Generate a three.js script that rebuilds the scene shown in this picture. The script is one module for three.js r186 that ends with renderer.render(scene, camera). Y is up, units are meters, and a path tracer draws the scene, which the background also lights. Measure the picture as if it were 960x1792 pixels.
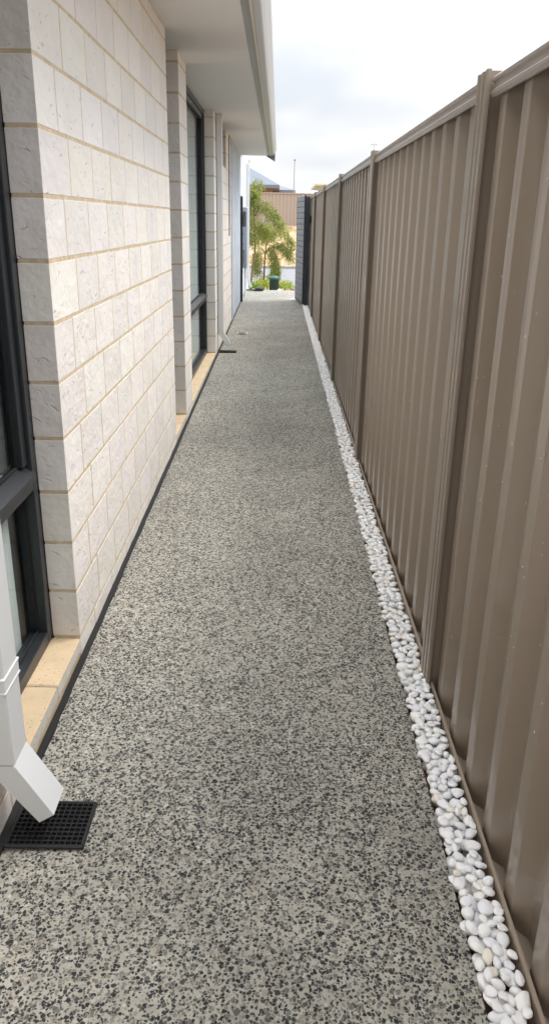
import * as THREE from 'three';
import { mergeGeometries as mergeG, mergeVertices } from 'three/addons/utils/BufferGeometryUtils.js';

// ------------------------------------------------------------------ camera, sky, sun, exposure
const scene = new THREE.Scene();
const camera = new THREE.PerspectiveCamera(67.24, 548 / 1024, 0.05, 2000);
camera.position.set(0, 1.413, 0);
camera.rotation.set(-0.3621, -0.0008, 0.0177, 'YXZ');
scene.add(camera);
const renderer = new THREE.WebGLRenderer({ antialias: true });
renderer.setSize(548, 1024);
renderer.toneMapping = THREE.LinearToneMapping;
renderer.toneMappingExposure = 1.9;
renderer.shadowMap.enabled = true;

let seed = 1234567;
function rnd() { seed = (seed + 0x6D2B79F5) | 0; let t = Math.imul(seed ^ (seed >>> 15), 1 | seed); t = (t + Math.imul(t ^ (t >>> 7), 61 | t)) ^ t; return ((t ^ (t >>> 14)) >>> 0) / 4294967296; }
const rr = (a, b) => a + (b - a) * rnd();
const clamp = (v, a, b) => Math.max(a, Math.min(b, v));
const lerp = (a, b, t) => a + (b - a) * t;
const smooth = (a, b, v) => { const t = clamp((v - a) / (b - a), 0, 1); return t * t * (3 - 2 * t); };
function hash3(x, y, z) { let h = (Math.imul(x, 374761393) + Math.imul(y, 668265263) + Math.imul(z, 2147483647 - 1274126177)) | 0; h = Math.imul(h ^ (h >>> 13), 1274126177); return ((h ^ (h >>> 16)) >>> 0) / 4294967296; }
function vnoise3(x, y, z) {
  const xi = Math.floor(x), yi = Math.floor(y), zi = Math.floor(z), f = (t) => t * t * (3 - 2 * t);
  const u = f(x - xi), v = f(y - yi), w = f(z - zi); let r = 0;
  for (let i = 0; i < 8; i++) { const a = i & 1, b = (i >> 1) & 1, c = i >> 2; r += hash3(xi + a, yi + b, zi + c) * (a ? u : 1 - u) * (b ? v : 1 - v) * (c ? w : 1 - w); }
  return r;
}
function fbm3(x, y, z, o = 4) { let s = 0, a = 0.5, n = 0; for (let i = 0; i < o; i++) { s += a * vnoise3(x, y, z); n += a; a *= 0.5; x *= 2.03; y *= 2.03; z *= 2.03; } return s / n; }
// tileable 2-D noise: p cells along the tile
function tnoise(x, y, p, q, s = 0) {
  const xi = Math.floor(x), yi = Math.floor(y), f = (t) => t * t * (3 - 2 * t), u = f(x - xi), v = f(y - yi);
  const m = (a, n) => ((a % n) + n) % n;
  const h = (a, b) => hash3(m(a, p), m(b, q), s);
  return lerp(lerp(h(xi, yi), h(xi + 1, yi), u), lerp(h(xi, yi + 1), h(xi + 1, yi + 1), u), v);
}
function tfbm(u, v, p, q, o, s = 0) { let r = 0, a = 0.5, n = 0; for (let i = 0; i < o; i++) { r += a * tnoise(u * p, v * q, p, q, s + i); n += a; a *= 0.5; p *= 2; q *= 2; } return r / n; }

// overcast sky: brighter towards the zenith, cloud banks near the horizon, a few thin bluish breaks
function makeSky() {
  const W = 1024, H = 512, d = new Float32Array(W * H * 4);
  for (let j = 0; j < H; j++) for (let i = 0; i < W; i++) {
    const el = ((j + 0.5) / H - 0.5) * Math.PI, az = ((i + 0.5) / W - 0.5) * 2 * Math.PI;
    const y = Math.sin(el), c = Math.cos(el), x = c * Math.cos(az), z = c * Math.sin(az);
    let r, g, b;
    if (y > -0.02) {
      const yy = Math.max(y, 0), base = 0.485 * (1 + 4.8 * yy * yy);
      const k = 1 / (yy + 0.32), px = x * k, pz = z * k;
      const n = fbm3(px * 2.1 + 7, yy * 5, pz * 2.1 + 3, 5), m = fbm3(px * 5.2 + 31, yy * 9, pz * 5.2 + 11, 4);
      const cl = smooth(0.34, 0.66, n * 0.7 + m * 0.3), grey = smooth(0.45, 0.75, fbm3(px * 1.6 + 50, 1, pz * 1.6 + 9, 4));
      const v = base * lerp(0.90, 1.08, cl) * lerp(1.03, 0.93, grey);
      r = v * lerp(0.90, 1.0, cl); g = v * lerp(0.955, 1.0, cl); b = v * lerp(1.03, 1.0, cl);
    } else { r = 0.34; g = 0.32; b = 0.29; }
    const o = (j * W + i) * 4; d[o] = r; d[o + 1] = g; d[o + 2] = b; d[o + 3] = 1;
  }
  const t = new THREE.DataTexture(d, W, H, THREE.RGBAFormat, THREE.FloatType);
  t.mapping = THREE.EquirectangularReflectionMapping; t.magFilter = THREE.LinearFilter; t.minFilter = THREE.LinearFilter; t.needsUpdate = true;
  return t;
}
scene.background = makeSky();
scene.environment = scene.background;
const sun = new THREE.DirectionalLight(new THREE.Color(1, 0.95, 0.9), 1.3);
sun.position.set(13, 22, -12); sun.target.position.set(0, 0, -6);
sun.castShadow = true; sun.shadow.radius = 48; sun.shadow.mapSize.set(2048, 2048);
Object.assign(sun.shadow.camera, { left: -30, right: 30, top: 30, bottom: -30, near: 1, far: 90 });
scene.add(sun); scene.add(sun.target);

// ------------------------------------------------------------------ helpers
function mergeGeometries(list) { const mixed = list.some((g) => g.index) && list.some((g) => !g.index); return mergeG(mixed ? list.map((g) => g.index ? g.toNonIndexed() : g) : list); }
const used = {};
function numbered(n) { if (!(n in used)) { used[n] = 0; return n; } used[n]++; return n + '_' + String(used[n]).padStart(3, '0'); }
function addTo(o, parent) { parent.add(o); return o; }
function mesh(name, geo, mat, parent) {
  const m = new THREE.Mesh(geo, mat); m.name = parent === scene ? numbered(name) : name; m.castShadow = true; m.receiveShadow = true; parent.add(m); return m;
}
function group(name, parent = scene) { const g = new THREE.Group(); g.name = parent === scene ? numbered(name) : name; parent.add(g); return g; }
function tag(o, label, category, grp) { o.userData.label = label; o.userData.category = category; if (grp) o.userData.group = grp; return o; }
function struct(name, geo, mat) { const m = mesh(name, geo, mat, scene); m.userData.kind = 'structure'; return m; }
const C = (r, g, b) => new THREE.Color().setRGB(r, g, b);
const std = (color, roughness = 0.8, extra = {}) => new THREE.MeshStandardMaterial({ color, roughness, side: THREE.DoubleSide, ...extra });
const phys = (color, roughness, extra = {}) => new THREE.MeshPhysicalMaterial({ color, roughness, side: THREE.DoubleSide, ...extra });

// faces -> non-indexed geometry with uv in metres, projected along each face's main axis
function fromPolys(polys, opt = {}) {
  const pos = [], nor = [], uv = [], col = []; const a = new THREE.Vector3(), b = new THREE.Vector3(), n = new THREE.Vector3();
  const uo = opt.uo || 0, vo = opt.vo || 0;
  for (const p of polys) for (let i = 1; i + 1 < p.length; i++) {
    const t = [p[0], p[i], p[i + 1]];
    a.set(t[1][0] - t[0][0], t[1][1] - t[0][1], t[1][2] - t[0][2]); b.set(t[2][0] - t[0][0], t[2][1] - t[0][1], t[2][2] - t[0][2]); n.crossVectors(a, b).normalize();
    const ax = Math.abs(n.x), ay = Math.abs(n.y), az = Math.abs(n.z);
    for (const q of t) {
      pos.push(...q); nor.push(n.x, n.y, n.z);
      if (ax >= ay && ax >= az) uv.push(q[2] + uo, q[1] + vo); else if (ay >= az) uv.push(q[0] + uo, q[2] + vo); else uv.push(q[0] + uo, q[1] + vo);
      if (opt.color) { const c = opt.color(n, q); col.push(c[0], c[1], c[2]); }
    }
  }
  const g = new THREE.BufferGeometry();
  g.setAttribute('position', new THREE.Float32BufferAttribute(pos, 3)); g.setAttribute('normal', new THREE.Float32BufferAttribute(nor, 3)); g.setAttribute('uv', new THREE.Float32BufferAttribute(uv, 2));
  if (opt.color) g.setAttribute('color', new THREE.Float32BufferAttribute(col, 3));
  return g;
}
// chamfered box with corners (x0,y0,z0)-(x1,y1,z1)
function cbox(x0, x1, y0, y1, z0, z1, bev = 0.003, opt = {}) {
  const lo = [x0, y0, z0], hi = [x1, y1, z1]; bev = Math.min(bev, (x1 - x0) / 2.5, (y1 - y0) / 2.5, (z1 - z0) / 2.5);
  const P = (s, f) => s.map((k, i) => { const v = k > 0 ? hi[i] : lo[i]; return i === f ? v : v - k * bev; });
  const polys = [], cen = [(x0 + x1) / 2, (y0 + y1) / 2, (z0 + z1) / 2];
  const push = (p) => {
    const a = p[0], b = p[1], c = p[2], n = [(b[1] - a[1]) * (c[2] - a[2]) - (b[2] - a[2]) * (c[1] - a[1]), (b[2] - a[2]) * (c[0] - a[0]) - (b[0] - a[0]) * (c[2] - a[2]), (b[0] - a[0]) * (c[1] - a[1]) - (b[1] - a[1]) * (c[0] - a[0])];
    if (n[0] * (a[0] - cen[0]) + n[1] * (a[1] - cen[1]) + n[2] * (a[2] - cen[2]) < 0) p.reverse(); polys.push(p);
  };
  for (let f = 0; f < 3; f++) { const u = (f + 1) % 3, v = (f + 2) % 3; for (const s of [-1, 1]) push([[-1, -1], [1, -1], [1, 1], [-1, 1]].map(([a, b]) => { const k = [0, 0, 0]; k[f] = s; k[u] = a; k[v] = b; return P(k, f); })); }
  if (bev > 0) {
    for (let f = 0; f < 3; f++) { const u = (f + 1) % 3, v = (f + 2) % 3; for (const a of [-1, 1]) for (const b of [-1, 1]) { const k = (e) => { const q = [0, 0, 0]; q[f] = e; q[u] = a; q[v] = b; return q; }; push([P(k(-1), u), P(k(1), u), P(k(1), v), P(k(-1), v)]); } }
    for (const a of [-1, 1]) for (const b of [-1, 1]) for (const c of [-1, 1]) push([P([a, b, c], 0), P([a, b, c], 1), P([a, b, c], 2)]);
  }
  return fromPolys(polys, opt);
}
// a profile in x,y (closed polygon, any order) extruded from z0 to z1
function extr(profile, z0, z1, opt = {}) {
  const n = profile.length; let area = 0; for (let i = 0; i < n; i++) { const a = profile[i], b = profile[(i + 1) % n]; area += a[0] * b[1] - b[0] * a[1]; }
  const p = area < 0 ? profile.slice().reverse() : profile, lo = Math.min(z0, z1), hi = Math.max(z0, z1), polys = [];
  for (let i = 0; i < n; i++) { const a = p[i], b = p[(i + 1) % n]; polys.push([[a[0], a[1], hi], [a[0], a[1], lo], [b[0], b[1], lo], [b[0], b[1], hi]]); }
  const g = fromPolys(polys, opt), tri = THREE.ShapeUtils.triangulateShape(p.map((q) => new THREE.Vector2(q[0], q[1])), []);
  const caps = []; for (const t of tri) { caps.push(t.map((i) => [p[i][0], p[i][1], hi])); caps.push([...t].reverse().map((i) => [p[i][0], p[i][1], lo])); }
  return mergeGeometries([g, fromPolys(caps, opt)]);
}
function quad(a, b, c, d) { return fromPolys([[a, b, c, d]]); }
function dtex(W, H, fill, srgb, rx = 1, ry = 1) {
  const t = new THREE.DataTexture(fill, W, H, THREE.RGBAFormat); t.wrapS = t.wrapT = THREE.RepeatWrapping; t.magFilter = THREE.LinearFilter; t.minFilter = THREE.LinearMipmapLinearFilter; t.generateMipmaps = true;
  if (srgb) t.colorSpace = THREE.SRGBColorSpace; t.repeat.set(rx, ry); t.needsUpdate = true; return t;
}
const s8 = (lin) => { lin = clamp(lin, 0, 1); return Math.round(255 * (lin <= 0.0031308 ? lin * 12.92 : 1.055 * Math.pow(lin, 1 / 2.4) - 0.055)); };

// ------------------------------------------------------------------ procedural textures
// exposed-aggregate concrete: a Voronoi field of 4-9 mm chips in a pale cement matrix; tile 1.1 x 2.2 m
function aggregateTex() {
  const W = 1024, H = 2048, SX = 1.1, SY = 2.2, NX = 152, NY = 304, col = new Uint8Array(W * H * 4), bmp = new Uint8Array(W * H * 4);
  const cx = new Float32Array(NX * NY), cy = new Float32Array(NX * NY), tone = new Float32Array(NX * NY * 3), up = new Float32Array(NX * NY), wt = new Float32Array(NX * NY), rad = new Float32Array(NX * NY), ax = new Float32Array(NX * NY), ay = new Float32Array(NX * NY);
  for (let j = 0; j < NY; j++) for (let i = 0; i < NX; i++) {
    const k = j * NX + i; cx[k] = i + rr(0.05, 0.95); cy[k] = j + rr(0.05, 0.95); wt[k] = rr(-0.2, 0.2) + (rnd() < 0.05 ? 0.3 : 0); rad[k] = rr(0.42, 0.74); { const t = rr(0, Math.PI), e = rr(0, 0.75); ax[k] = Math.cos(t) * e; ay[k] = Math.sin(t) * e; }
    const u = i / NX, v = j / NY, dens = 0.47 * (0.6 + 0.8 * tfbm(u, v, 5, 10, 3, 77)), q = rnd(); let c;
    if (q < dens) { const d = rr(0.008, 0.042); c = [d * 0.98, d * 1.02, d * 1.1]; up[k] = rr(0.5, 1); }
    else if (q < dens + 0.30) { const d = rr(0.06, 0.22); c = [d * 1.04, d, d * 0.9]; up[k] = rr(0.4, 0.9); }
    else if (q < dens + 0.40) { const d = rr(0.18, 0.42); c = [d * 1.12, d * 0.98, d * 0.8]; up[k] = rr(0.3, 0.8); }
    else if (q < dens + 0.43) { const d = rr(0.45, 0.62); c = [d, d * 0.96, d * 0.88]; up[k] = rr(0.3, 0.8); }
    else { const d = rr(0.22, 0.44); c = [d * 1.03, d, d * 0.88]; up[k] = rr(0.05, 0.35); }
    tone[k * 3] = c[0]; tone[k * 3 + 1] = c[1]; tone[k * 3 + 2] = c[2];
  }
  for (let y = 0; y < H; y++) for (let x = 0; x < W; x++) {
    const u = (x + 0.5) / W, v = (y + 0.5) / H;
    const wx = u * NX + 0.7 * (tnoise(u * 240, v * 480, 240, 480, 5) - 0.5), wy = v * NY + 0.7 * (tnoise(u * 240, v * 480, 240, 480, 6) - 0.5);
    const i0 = Math.floor(wx), j0 = Math.floor(wy); let d1 = 9, d2 = 9, best = 0;
    for (let b = -1; b <= 1; b++) for (let a = -1; a <= 1; a++) {
      const ii = i0 + a, jj = j0 + b, im = ((ii % NX) + NX) % NX, jm = ((jj % NY) + NY) % NY, k = jm * NX + im;
      const dx = cx[k] + (ii - im) - wx, dy = cy[k] + (jj - jm) - wy, p = dx * ay[k] - dy * ax[k], d = Math.sqrt(dx * dx + dy * dy + 2.2 * p * p) - wt[k];
      if (d < d1) { d2 = d1; d1 = d; best = k; } else if (d < d2) d2 = d;
    }
    const e = smooth(0.03, 0.17, Math.min(d2 - d1, (rad[best] - d1) * 0.9)), stain = 0.86 + 0.28 * tfbm(u, v, 3, 6, 3, 200), gr = 0.86 + 0.28 * hash3(x, y, 3), pale = 0.35 + 0.16 * tfbm(u, v, 40, 80, 2, 90);
    const o = (y * W + x) * 4, m = [pale * 1.04, pale, pale * 0.88];
    for (let c = 0; c < 3; c++) col[o + c] = s8(lerp(m[c], tone[best * 3 + c], e) * stain * gr);
    const h = clamp(0.25 + up[best] * 0.6 * smooth(0, 0.4, Math.min(d2 - d1, rad[best] - d1)) + 0.06 * hash3(x, y, 9), 0, 1) * 255;
    bmp[o] = bmp[o + 1] = bmp[o + 2] = h; col[o + 3] = bmp[o + 3] = 255;
  }
  return [dtex(W, H, col, true, 1 / SX, 1 / SY), dtex(W, H, bmp, false, 1 / SX, 1 / SY)];
}
// split-faced cream brick: low swells, slanting chisel nicks, pits; tile 0.9 m
function brickTex() {
  const N = 1024, S = 0.9, hgt = new Float32Array(N * N), pit = new Float32Array(N * N), col = new Uint8Array(N * N * 4), bmp = new Uint8Array(N * N * 4);
  for (let y = 0; y < N; y++) for (let x = 0; x < N; x++) { const u = x / N, v = y / N; hgt[y * N + x] = 0.55 + 0.5 * (tfbm(u, v, 14, 18, 4, 1) - 0.5) + 0.16 * (tfbm(u, v, 60, 60, 3, 8) - 0.5); }
  const stamp = (cx, cy, len, wid, ang, dep) => {
    const R = Math.ceil((len + wid) * N / S), ca = Math.cos(ang), sa = Math.sin(ang), bend = rr(-0.4, 0.4) / len;
    for (let j = -R; j <= R; j++) for (let i = -R; i <= R; i++) {
      const X = i * S / N, Y = j * S / N, a = X * ca + Y * sa, b0 = -X * sa + Y * ca, b = b0 - bend * a * a + 0.0012 * Math.sin(a * 700 + cx * 90);
      if (Math.abs(a) > len / 2) continue; const tp = 1 - Math.pow(Math.abs(a) / (len / 2), 2), w = wid * tp; if (b < -w * 0.35 || b > w * 2.2) continue;
      const k = ((((cy * N | 0) + j) % N + N) % N) * N + ((((cx * N | 0) + i) % N + N) % N), s = b < 0 ? smooth(-w * 0.35, 0, b) : 1 - smooth(0, w * 2.2, b);
      hgt[k] -= dep * s * tp; pit[k] = Math.max(pit[k], s * tp * dep * 1.3);
    }
  };
  for (let i = 0; i < 210; i++) stamp(rnd(), rnd(), rr(0.012, 0.045), rr(0.0012, 0.0035), rr(-0.75, -0.15) + (rnd() < 0.2 ? 0.9 : 0), rr(0.10, 0.34));
  for (let i = 0; i < 170; i++) stamp(rnd(), rnd(), rr(0.004, 0.009), rr(0.0012, 0.003), rr(-1.5, 1.5), rr(0.1, 0.3));
  for (let y = 0; y < N; y++) for (let x = 0; x < N; x++) {
    const u = x / N, v = y / N, k = y * N + x, o = k * 4, h = clamp(hgt[k], 0, 1);
    const t = (0.95 + 0.10 * tfbm(u, v, 7, 7, 4, 40)) * (0.985 + 0.03 * hash3(x, y, 2)) * (1 - 0.09 * pit[k]), w = 0.03 * (tfbm(u, v, 5, 5, 3, 60) - 0.5);
    col[o] = s8(0.92 * t * (1 + w)); col[o + 1] = s8(0.92 * t); col[o + 2] = s8(0.92 * t * (1 - 1.6 * w)); bmp[o] = bmp[o + 1] = bmp[o + 2] = h * 255; col[o + 3] = bmp[o + 3] = 255;
  }
  return [dtex(N, N, col, true, 1 / S, 1 / S), dtex(N, N, bmp, false, 1 / S, 1 / S)];
}
// grain for rough surfaces (mortar, sand, render): tile 1 x 1 repeat units
function grainTex(N, cells, contrast, specks, dark = 0.35) {
  const col = new Uint8Array(N * N * 4);
  for (let y = 0; y < N; y++) for (let x = 0; x < N; x++) { const u = x / N, v = y / N, t = 1 - contrast + 2 * contrast * tfbm(u, v, cells, cells, 5, 300 + cells) - contrast * 0.5 * hash3(x, y, 4), o = (y * N + x) * 4, c = s8(0.9 * t); col[o] = col[o + 1] = col[o + 2] = c; col[o + 3] = 255; }
  for (let i = 0; i < specks; i++) { const cx = rnd() * N | 0, cy = rnd() * N | 0, r = rr(0.7, 2.6), st = rr(0.6, 2); for (let j = -6; j <= 6; j++) for (let k = -6; k <= 6; k++) if ((k / st) ** 2 + (j * st) ** 2 < r * r) { const o = ((((cy + j) % N + N) % N) * N + (((cx + k) % N + N) % N)) * 4; for (let c = 0; c < 3; c++) col[o + c] = col[o + c] * (dark + 0.3); } }
  return col;
}
const grainA = grainTex(512, 12, 0.22, 0), grainS = grainTex(512, 10, 0.10, 420);
const gt = (data, size, srgb) => dtex(512, 512, data, srgb, 1 / size, 1 / size);

const [aggCol, aggBmp] = aggregateTex();
const [brCol, brBmp] = brickTex();

// ------------------------------------------------------------------ materials
const M = {
  agg: std(C(1, 1, 1), 0.78, { map: aggCol, bumpMap: aggBmp, bumpScale: 0.0022, vertexColors: true }),
  brick: std(C(0.965, 0.93, 0.90), 0.9, { map: brCol, bumpMap: brBmp, bumpScale: 0.0085, vertexColors: true }),
  mortar: std(C(0.80, 0.65, 0.45), 0.95, { map: gt(grainA, 0.25, true), bumpMap: gt(grainA, 0.12, false), bumpScale: 0.002 }),
  sill: std(C(1, 1, 1), 0.9, { map: gt(grainS, 0.42, true), bumpMap: gt(grainS, 0.3, false), bumpScale: 0.0015, vertexColors: true }),
  frame: phys(C(0.022, 0.027, 0.032), 0.38, { clearcoat: 0.2, clearcoatRoughness: 0.35 }),
  rubber: std(C(0.012, 0.012, 0.013), 0.7),
  glass: phys(C(0.94, 0.97, 0.97), 0.01, { transmission: 1, thickness: 0, ior: 1.45, specularIntensity: 0.45 }),
  screen: std(C(0.035, 0.036, 0.038), 0.9),
  blind: std(C(0.60, 0.635, 0.63), 0.9),
  room: std(C(0.35, 0.34, 0.32), 0.9),
  soffit: std(C(0.86, 0.85, 0.835), 0.8),
  fascia: phys(C(0.34, 0.36, 0.37), 0.4),
  trim: phys(C(0.75, 0.69, 0.6), 0.5),
  gutter: phys(C(0.46, 0.46, 0.47), 0.35, { clearcoat: 0.3, clearcoatRoughness: 0.3 }),
  darkmetal: phys(C(0.16, 0.165, 0.19), 0.45),
  roof: phys(C(0.30, 0.31, 0.33), 0.5),
  pipe: phys(C(0.70, 0.715, 0.725), 0.32, { clearcoat: 0.3, clearcoatRoughness: 0.25 }),
  render: std(C(0.66, 0.72, 0.80), 0.85, { map: gt(grainA, 1.4, true), bumpMap: gt(grainA, 0.2, false), bumpScale: 0.0015 }),
  box: phys(C(0.42, 0.46, 0.54), 0.5),
  fence: phys(C(0.268, 0.216, 0.166), 0.34, { clearcoat: 0.38, clearcoatRoughness: 0.07 }),
  plinth: phys(C(0.33, 0.265, 0.205), 0.4),
  rail: phys(C(0.36, 0.315, 0.29), 0.34, { clearcoat: 0.3, clearcoatRoughness: 0.2 }),
  black: std(C(0.014, 0.015, 0.017), 0.5),
  pit: std(C(0.004, 0.004, 0.004), 0.9),
  gatepost: phys(C(0.028, 0.032, 0.04), 0.45),
  slat: std(C(0.31, 0.31, 0.31), 0.7, { map: gt(grainA, 0.25, true), bumpMap: gt(grainA, 0.1, false), bumpScale: 0.003 }),
  white: phys(C(0.8, 0.8, 0.78), 0.4),
  soil: std(C(0.16, 0.085, 0.05), 1, { map: gt(grainA, 0.2, true) }),
  road: std(C(0.21, 0.21, 0.22), 0.9, { map: gt(grainA, 1.7, true) }),
  ground: std(C(1, 1, 1), 0.97, { map: gt(grainA, 2.3, true), vertexColors: true }),
  bark: std(C(0.20, 0.13, 0.085), 0.9), leaf: phys(C(1, 1, 1), 0.95, { vertexColors: true, transmission: 0.35, thickness: 0 }),
  farfence: phys(C(0.38, 0.31, 0.26), 0.5), farbrick: std(C(0.30, 0.19, 0.13), 0.9, { map: gt(grainA, 0.8, true) }), farpale: std(C(0.6, 0.56, 0.5), 0.9),
  farroof: phys(C(0.135, 0.16, 0.20), 0.7), paleroof: phys(C(0.42, 0.45, 0.46), 0.6), beige: std(C(0.68, 0.58, 0.44), 0.8),
  green: phys(C(0.004, 0.020, 0.018), 0.5), greenlid: phys(C(0.025, 0.10, 0.085), 0.5), rock: std(C(0.25, 0.17, 0.14), 0.95),
  pole: phys(C(0.3, 0.31, 0.32), 0.5),
};
M.pebbles = [C(0.92, 0.92, 0.92), C(0.88, 0.89, 0.91), C(0.93, 0.92, 0.90), C(0.88, 0.82, 0.72), C(0.83, 0.84, 0.87)].map((c) => phys(c, 0.42, { bumpMap: gt(grainA, 0.06, false), bumpScale: 0.0008 }));
M.pebbleStuff = phys(C(0.91, 0.91, 0.905), 0.42);
M.glassdrop = phys(C(0.52, 0.47, 0.40), 0.05, { clearcoat: 1, clearcoatRoughness: 0.02 });

// ------------------------------------------------------------------ the setting
const XW = -0.644, XF = 0.4106, SILL = 0.09, SOF = 2.388;
const gL = (z) => 0.0067 * -z, gR = (z) => 0.035 + 0.0042 * -z;
const gAt = (x, z) => lerp(gL(z), gR(z), (x - XW) / (XF - XW));
const RD = -0.6;
function terrainY(x, z) {
  const a = -z; let y;
  if (a < 16.1) y = -0.12;
  else if (a < 25) y = lerp(0.02, RD + 0.06, smooth(15.5, 25.5, a) * 0.4 + 0.6 * (a - 16.1) / 8.9);
  else if (a < 36) y = RD - 0.06; else if (a < 38.2) y = lerp(RD + 0.02, RD + 0.1, (a - 36) / 2.2);
  else if (a < 46.2) y = lerp(RD + 0.1, 1.12, Math.pow((a - 38.2) / 8, 0.92)); else y = 1.14 + 0.002 * (a - 46);
  if (a > 38 && a < 46) y += 0.18 * (fbm3(x * 0.7, 0, z * 0.7, 3) - 0.5);
  return y;
}
{
  const xs = [-400, -150, -60, -30, -20, -14, -10, -8, -6]; for (let x = -5; x <= 5.01; x += 0.4) xs.push(x); xs.push(6, 8, 10, 14, 20, 30, 60, 150, 400);
  const zs = [60, 20, 8, 3, 0, -4, -8, -12, -15]; for (let z = -16.05; z > -48; z -= 0.45) zs.push(z); zs.push(-25.02, -36.02, -52, -60, -80, -120, -250, -600); zs.sort((a, b) => b - a);
  const pos = [], col = [], uv = [], idx = [];
  for (const z of zs) for (const x of xs) {
    pos.push(x, terrainY(x, z), z); uv.push(x, z);
    const n = fbm3(x * 0.9 + 5, 2, z * 0.9, 4), a = -z; let c;
    if (a < 16) c = [0.2, 0.15, 0.11];
    else if (a < 25) c = [0.20 + 0.1 * n, 0.17 + 0.12 * n, 0.09];
    else { const or = smooth(0.42, 0.62, n), st = smooth(0.5, 0.66, fbm3(x * 1.4, 8, z * 2.6, 3)); c = [lerp(0.46, 0.40, or), lerp(0.335, 0.245, or), lerp(0.205, 0.13, or)]; c = c.map((v, i) => lerp(v, [0.30, 0.25, 0.12][i], 0.55 * st)); }
    col.push(...c);
  }
  const w = xs.length; for (let j = 0; j + 1 < zs.length; j++) for (let i = 0; i + 1 < w; i++) { const a = j * w + i; idx.push(a, a + 1, a + w, a + 1, a + w + 1, a + w); }
  const g = new THREE.BufferGeometry(); g.setAttribute('position', new THREE.Float32BufferAttribute(pos, 3)); g.setAttribute('color', new THREE.Float32BufferAttribute(col, 3)); g.setAttribute('uv', new THREE.Float32BufferAttribute(uv, 2)); g.setIndex(idx); g.computeVertexNormals();
  struct('ground', g, M.ground);
}
// road with a kerb on the far side
struct('road', cbox(-60, 60, RD - 0.2, RD, -35.9, -25.0, 0, {}), M.road);
struct('kerb', cbox(-60, 60, RD - 0.2, RD + 0.13, -36.15, -35.905, 0.03), std(C(0.36, 0.34, 0.31), 0.9, { map: gt(grainA, 0.6, true) }));

// exposed-aggregate path
{
  const pos = [], uv = [], col = [], idx = [], X0 = -0.629, X1 = XF, nx = 12, z0 = 7, z1 = -16, nz = 230;
  for (let j = 0; j <= nz; j++) for (let i = 0; i <= nx; i++) {
    const z = lerp(z0, z1, j / nz), x = lerp(X0, X1, i / nx); pos.push(x, gAt(x, z), z); uv.push(x, z);
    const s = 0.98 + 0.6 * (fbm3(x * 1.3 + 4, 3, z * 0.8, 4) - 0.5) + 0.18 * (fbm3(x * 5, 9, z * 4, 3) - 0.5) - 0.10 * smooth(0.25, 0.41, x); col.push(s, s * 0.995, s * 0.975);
  }
  const w = nx + 1; for (let j = 0; j < nz; j++) for (let i = 0; i < nx; i++) { const a = j * w + i; idx.push(a, a + 1, a + w, a + 1, a + w + 1, a + w); }
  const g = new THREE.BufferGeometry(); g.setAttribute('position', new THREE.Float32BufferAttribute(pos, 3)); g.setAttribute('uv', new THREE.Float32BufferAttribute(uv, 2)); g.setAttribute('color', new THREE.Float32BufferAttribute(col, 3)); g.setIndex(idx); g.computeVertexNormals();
  const side = []; for (let j = 0; j < nz; j++) { const a = lerp(z0, z1, j / nz), b = lerp(z0, z1, (j + 1) / nz), w1 = 0.0035 * (vnoise3(j * 0.9, 1, 5) - 0.5), w2 = 0.0035 * (vnoise3((j + 1) * 0.9, 1, 5) - 0.5); side.push([[X1, gAt(X1, a), a], [X1 + 0.004 + w1, gAt(X1, a) - 0.09, a], [X1 + 0.004 + w2, gAt(X1, b) - 0.09, b], [X1, gAt(X1, b), b]]); }
  side.push([[X0, gAt(X0, z1), z1], [X1, gAt(X1, z1), z1], [X1, gAt(X1, z1) - 0.12, z1], [X0, gAt(X0, z1) - 0.12, z1]]);
  const gs = fromPolys(side, { color: () => [0.8, 0.78, 0.75] });
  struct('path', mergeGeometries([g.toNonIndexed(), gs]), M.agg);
  // black joint foam along the wall, slightly ragged
  const fp = []; const N = 240; for (let j = 0; j < N; j++) {
    const a = lerp(4.4, -13.7, j / N), b = lerp(4.4, -13.7, (j + 1) / N), h = (z) => gL(z) + 0.006 + 0.006 * vnoise3(z * 9, 2, 2), e = (z) => -0.627 + 0.004 * vnoise3(z * 14, 7, 2);
    fp.push([[XW, h(a), a], [e(a), h(a), a], [e(b), h(b), b], [XW, h(b), b]]); fp.push([[e(a), h(a), a], [e(a), gL(a) - 0.03, a], [e(b), gL(b) - 0.03, b], [e(b), h(b), b]]);
  }
  struct('joint_strip', fromPolys(fp), M.rubber);
}

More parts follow.
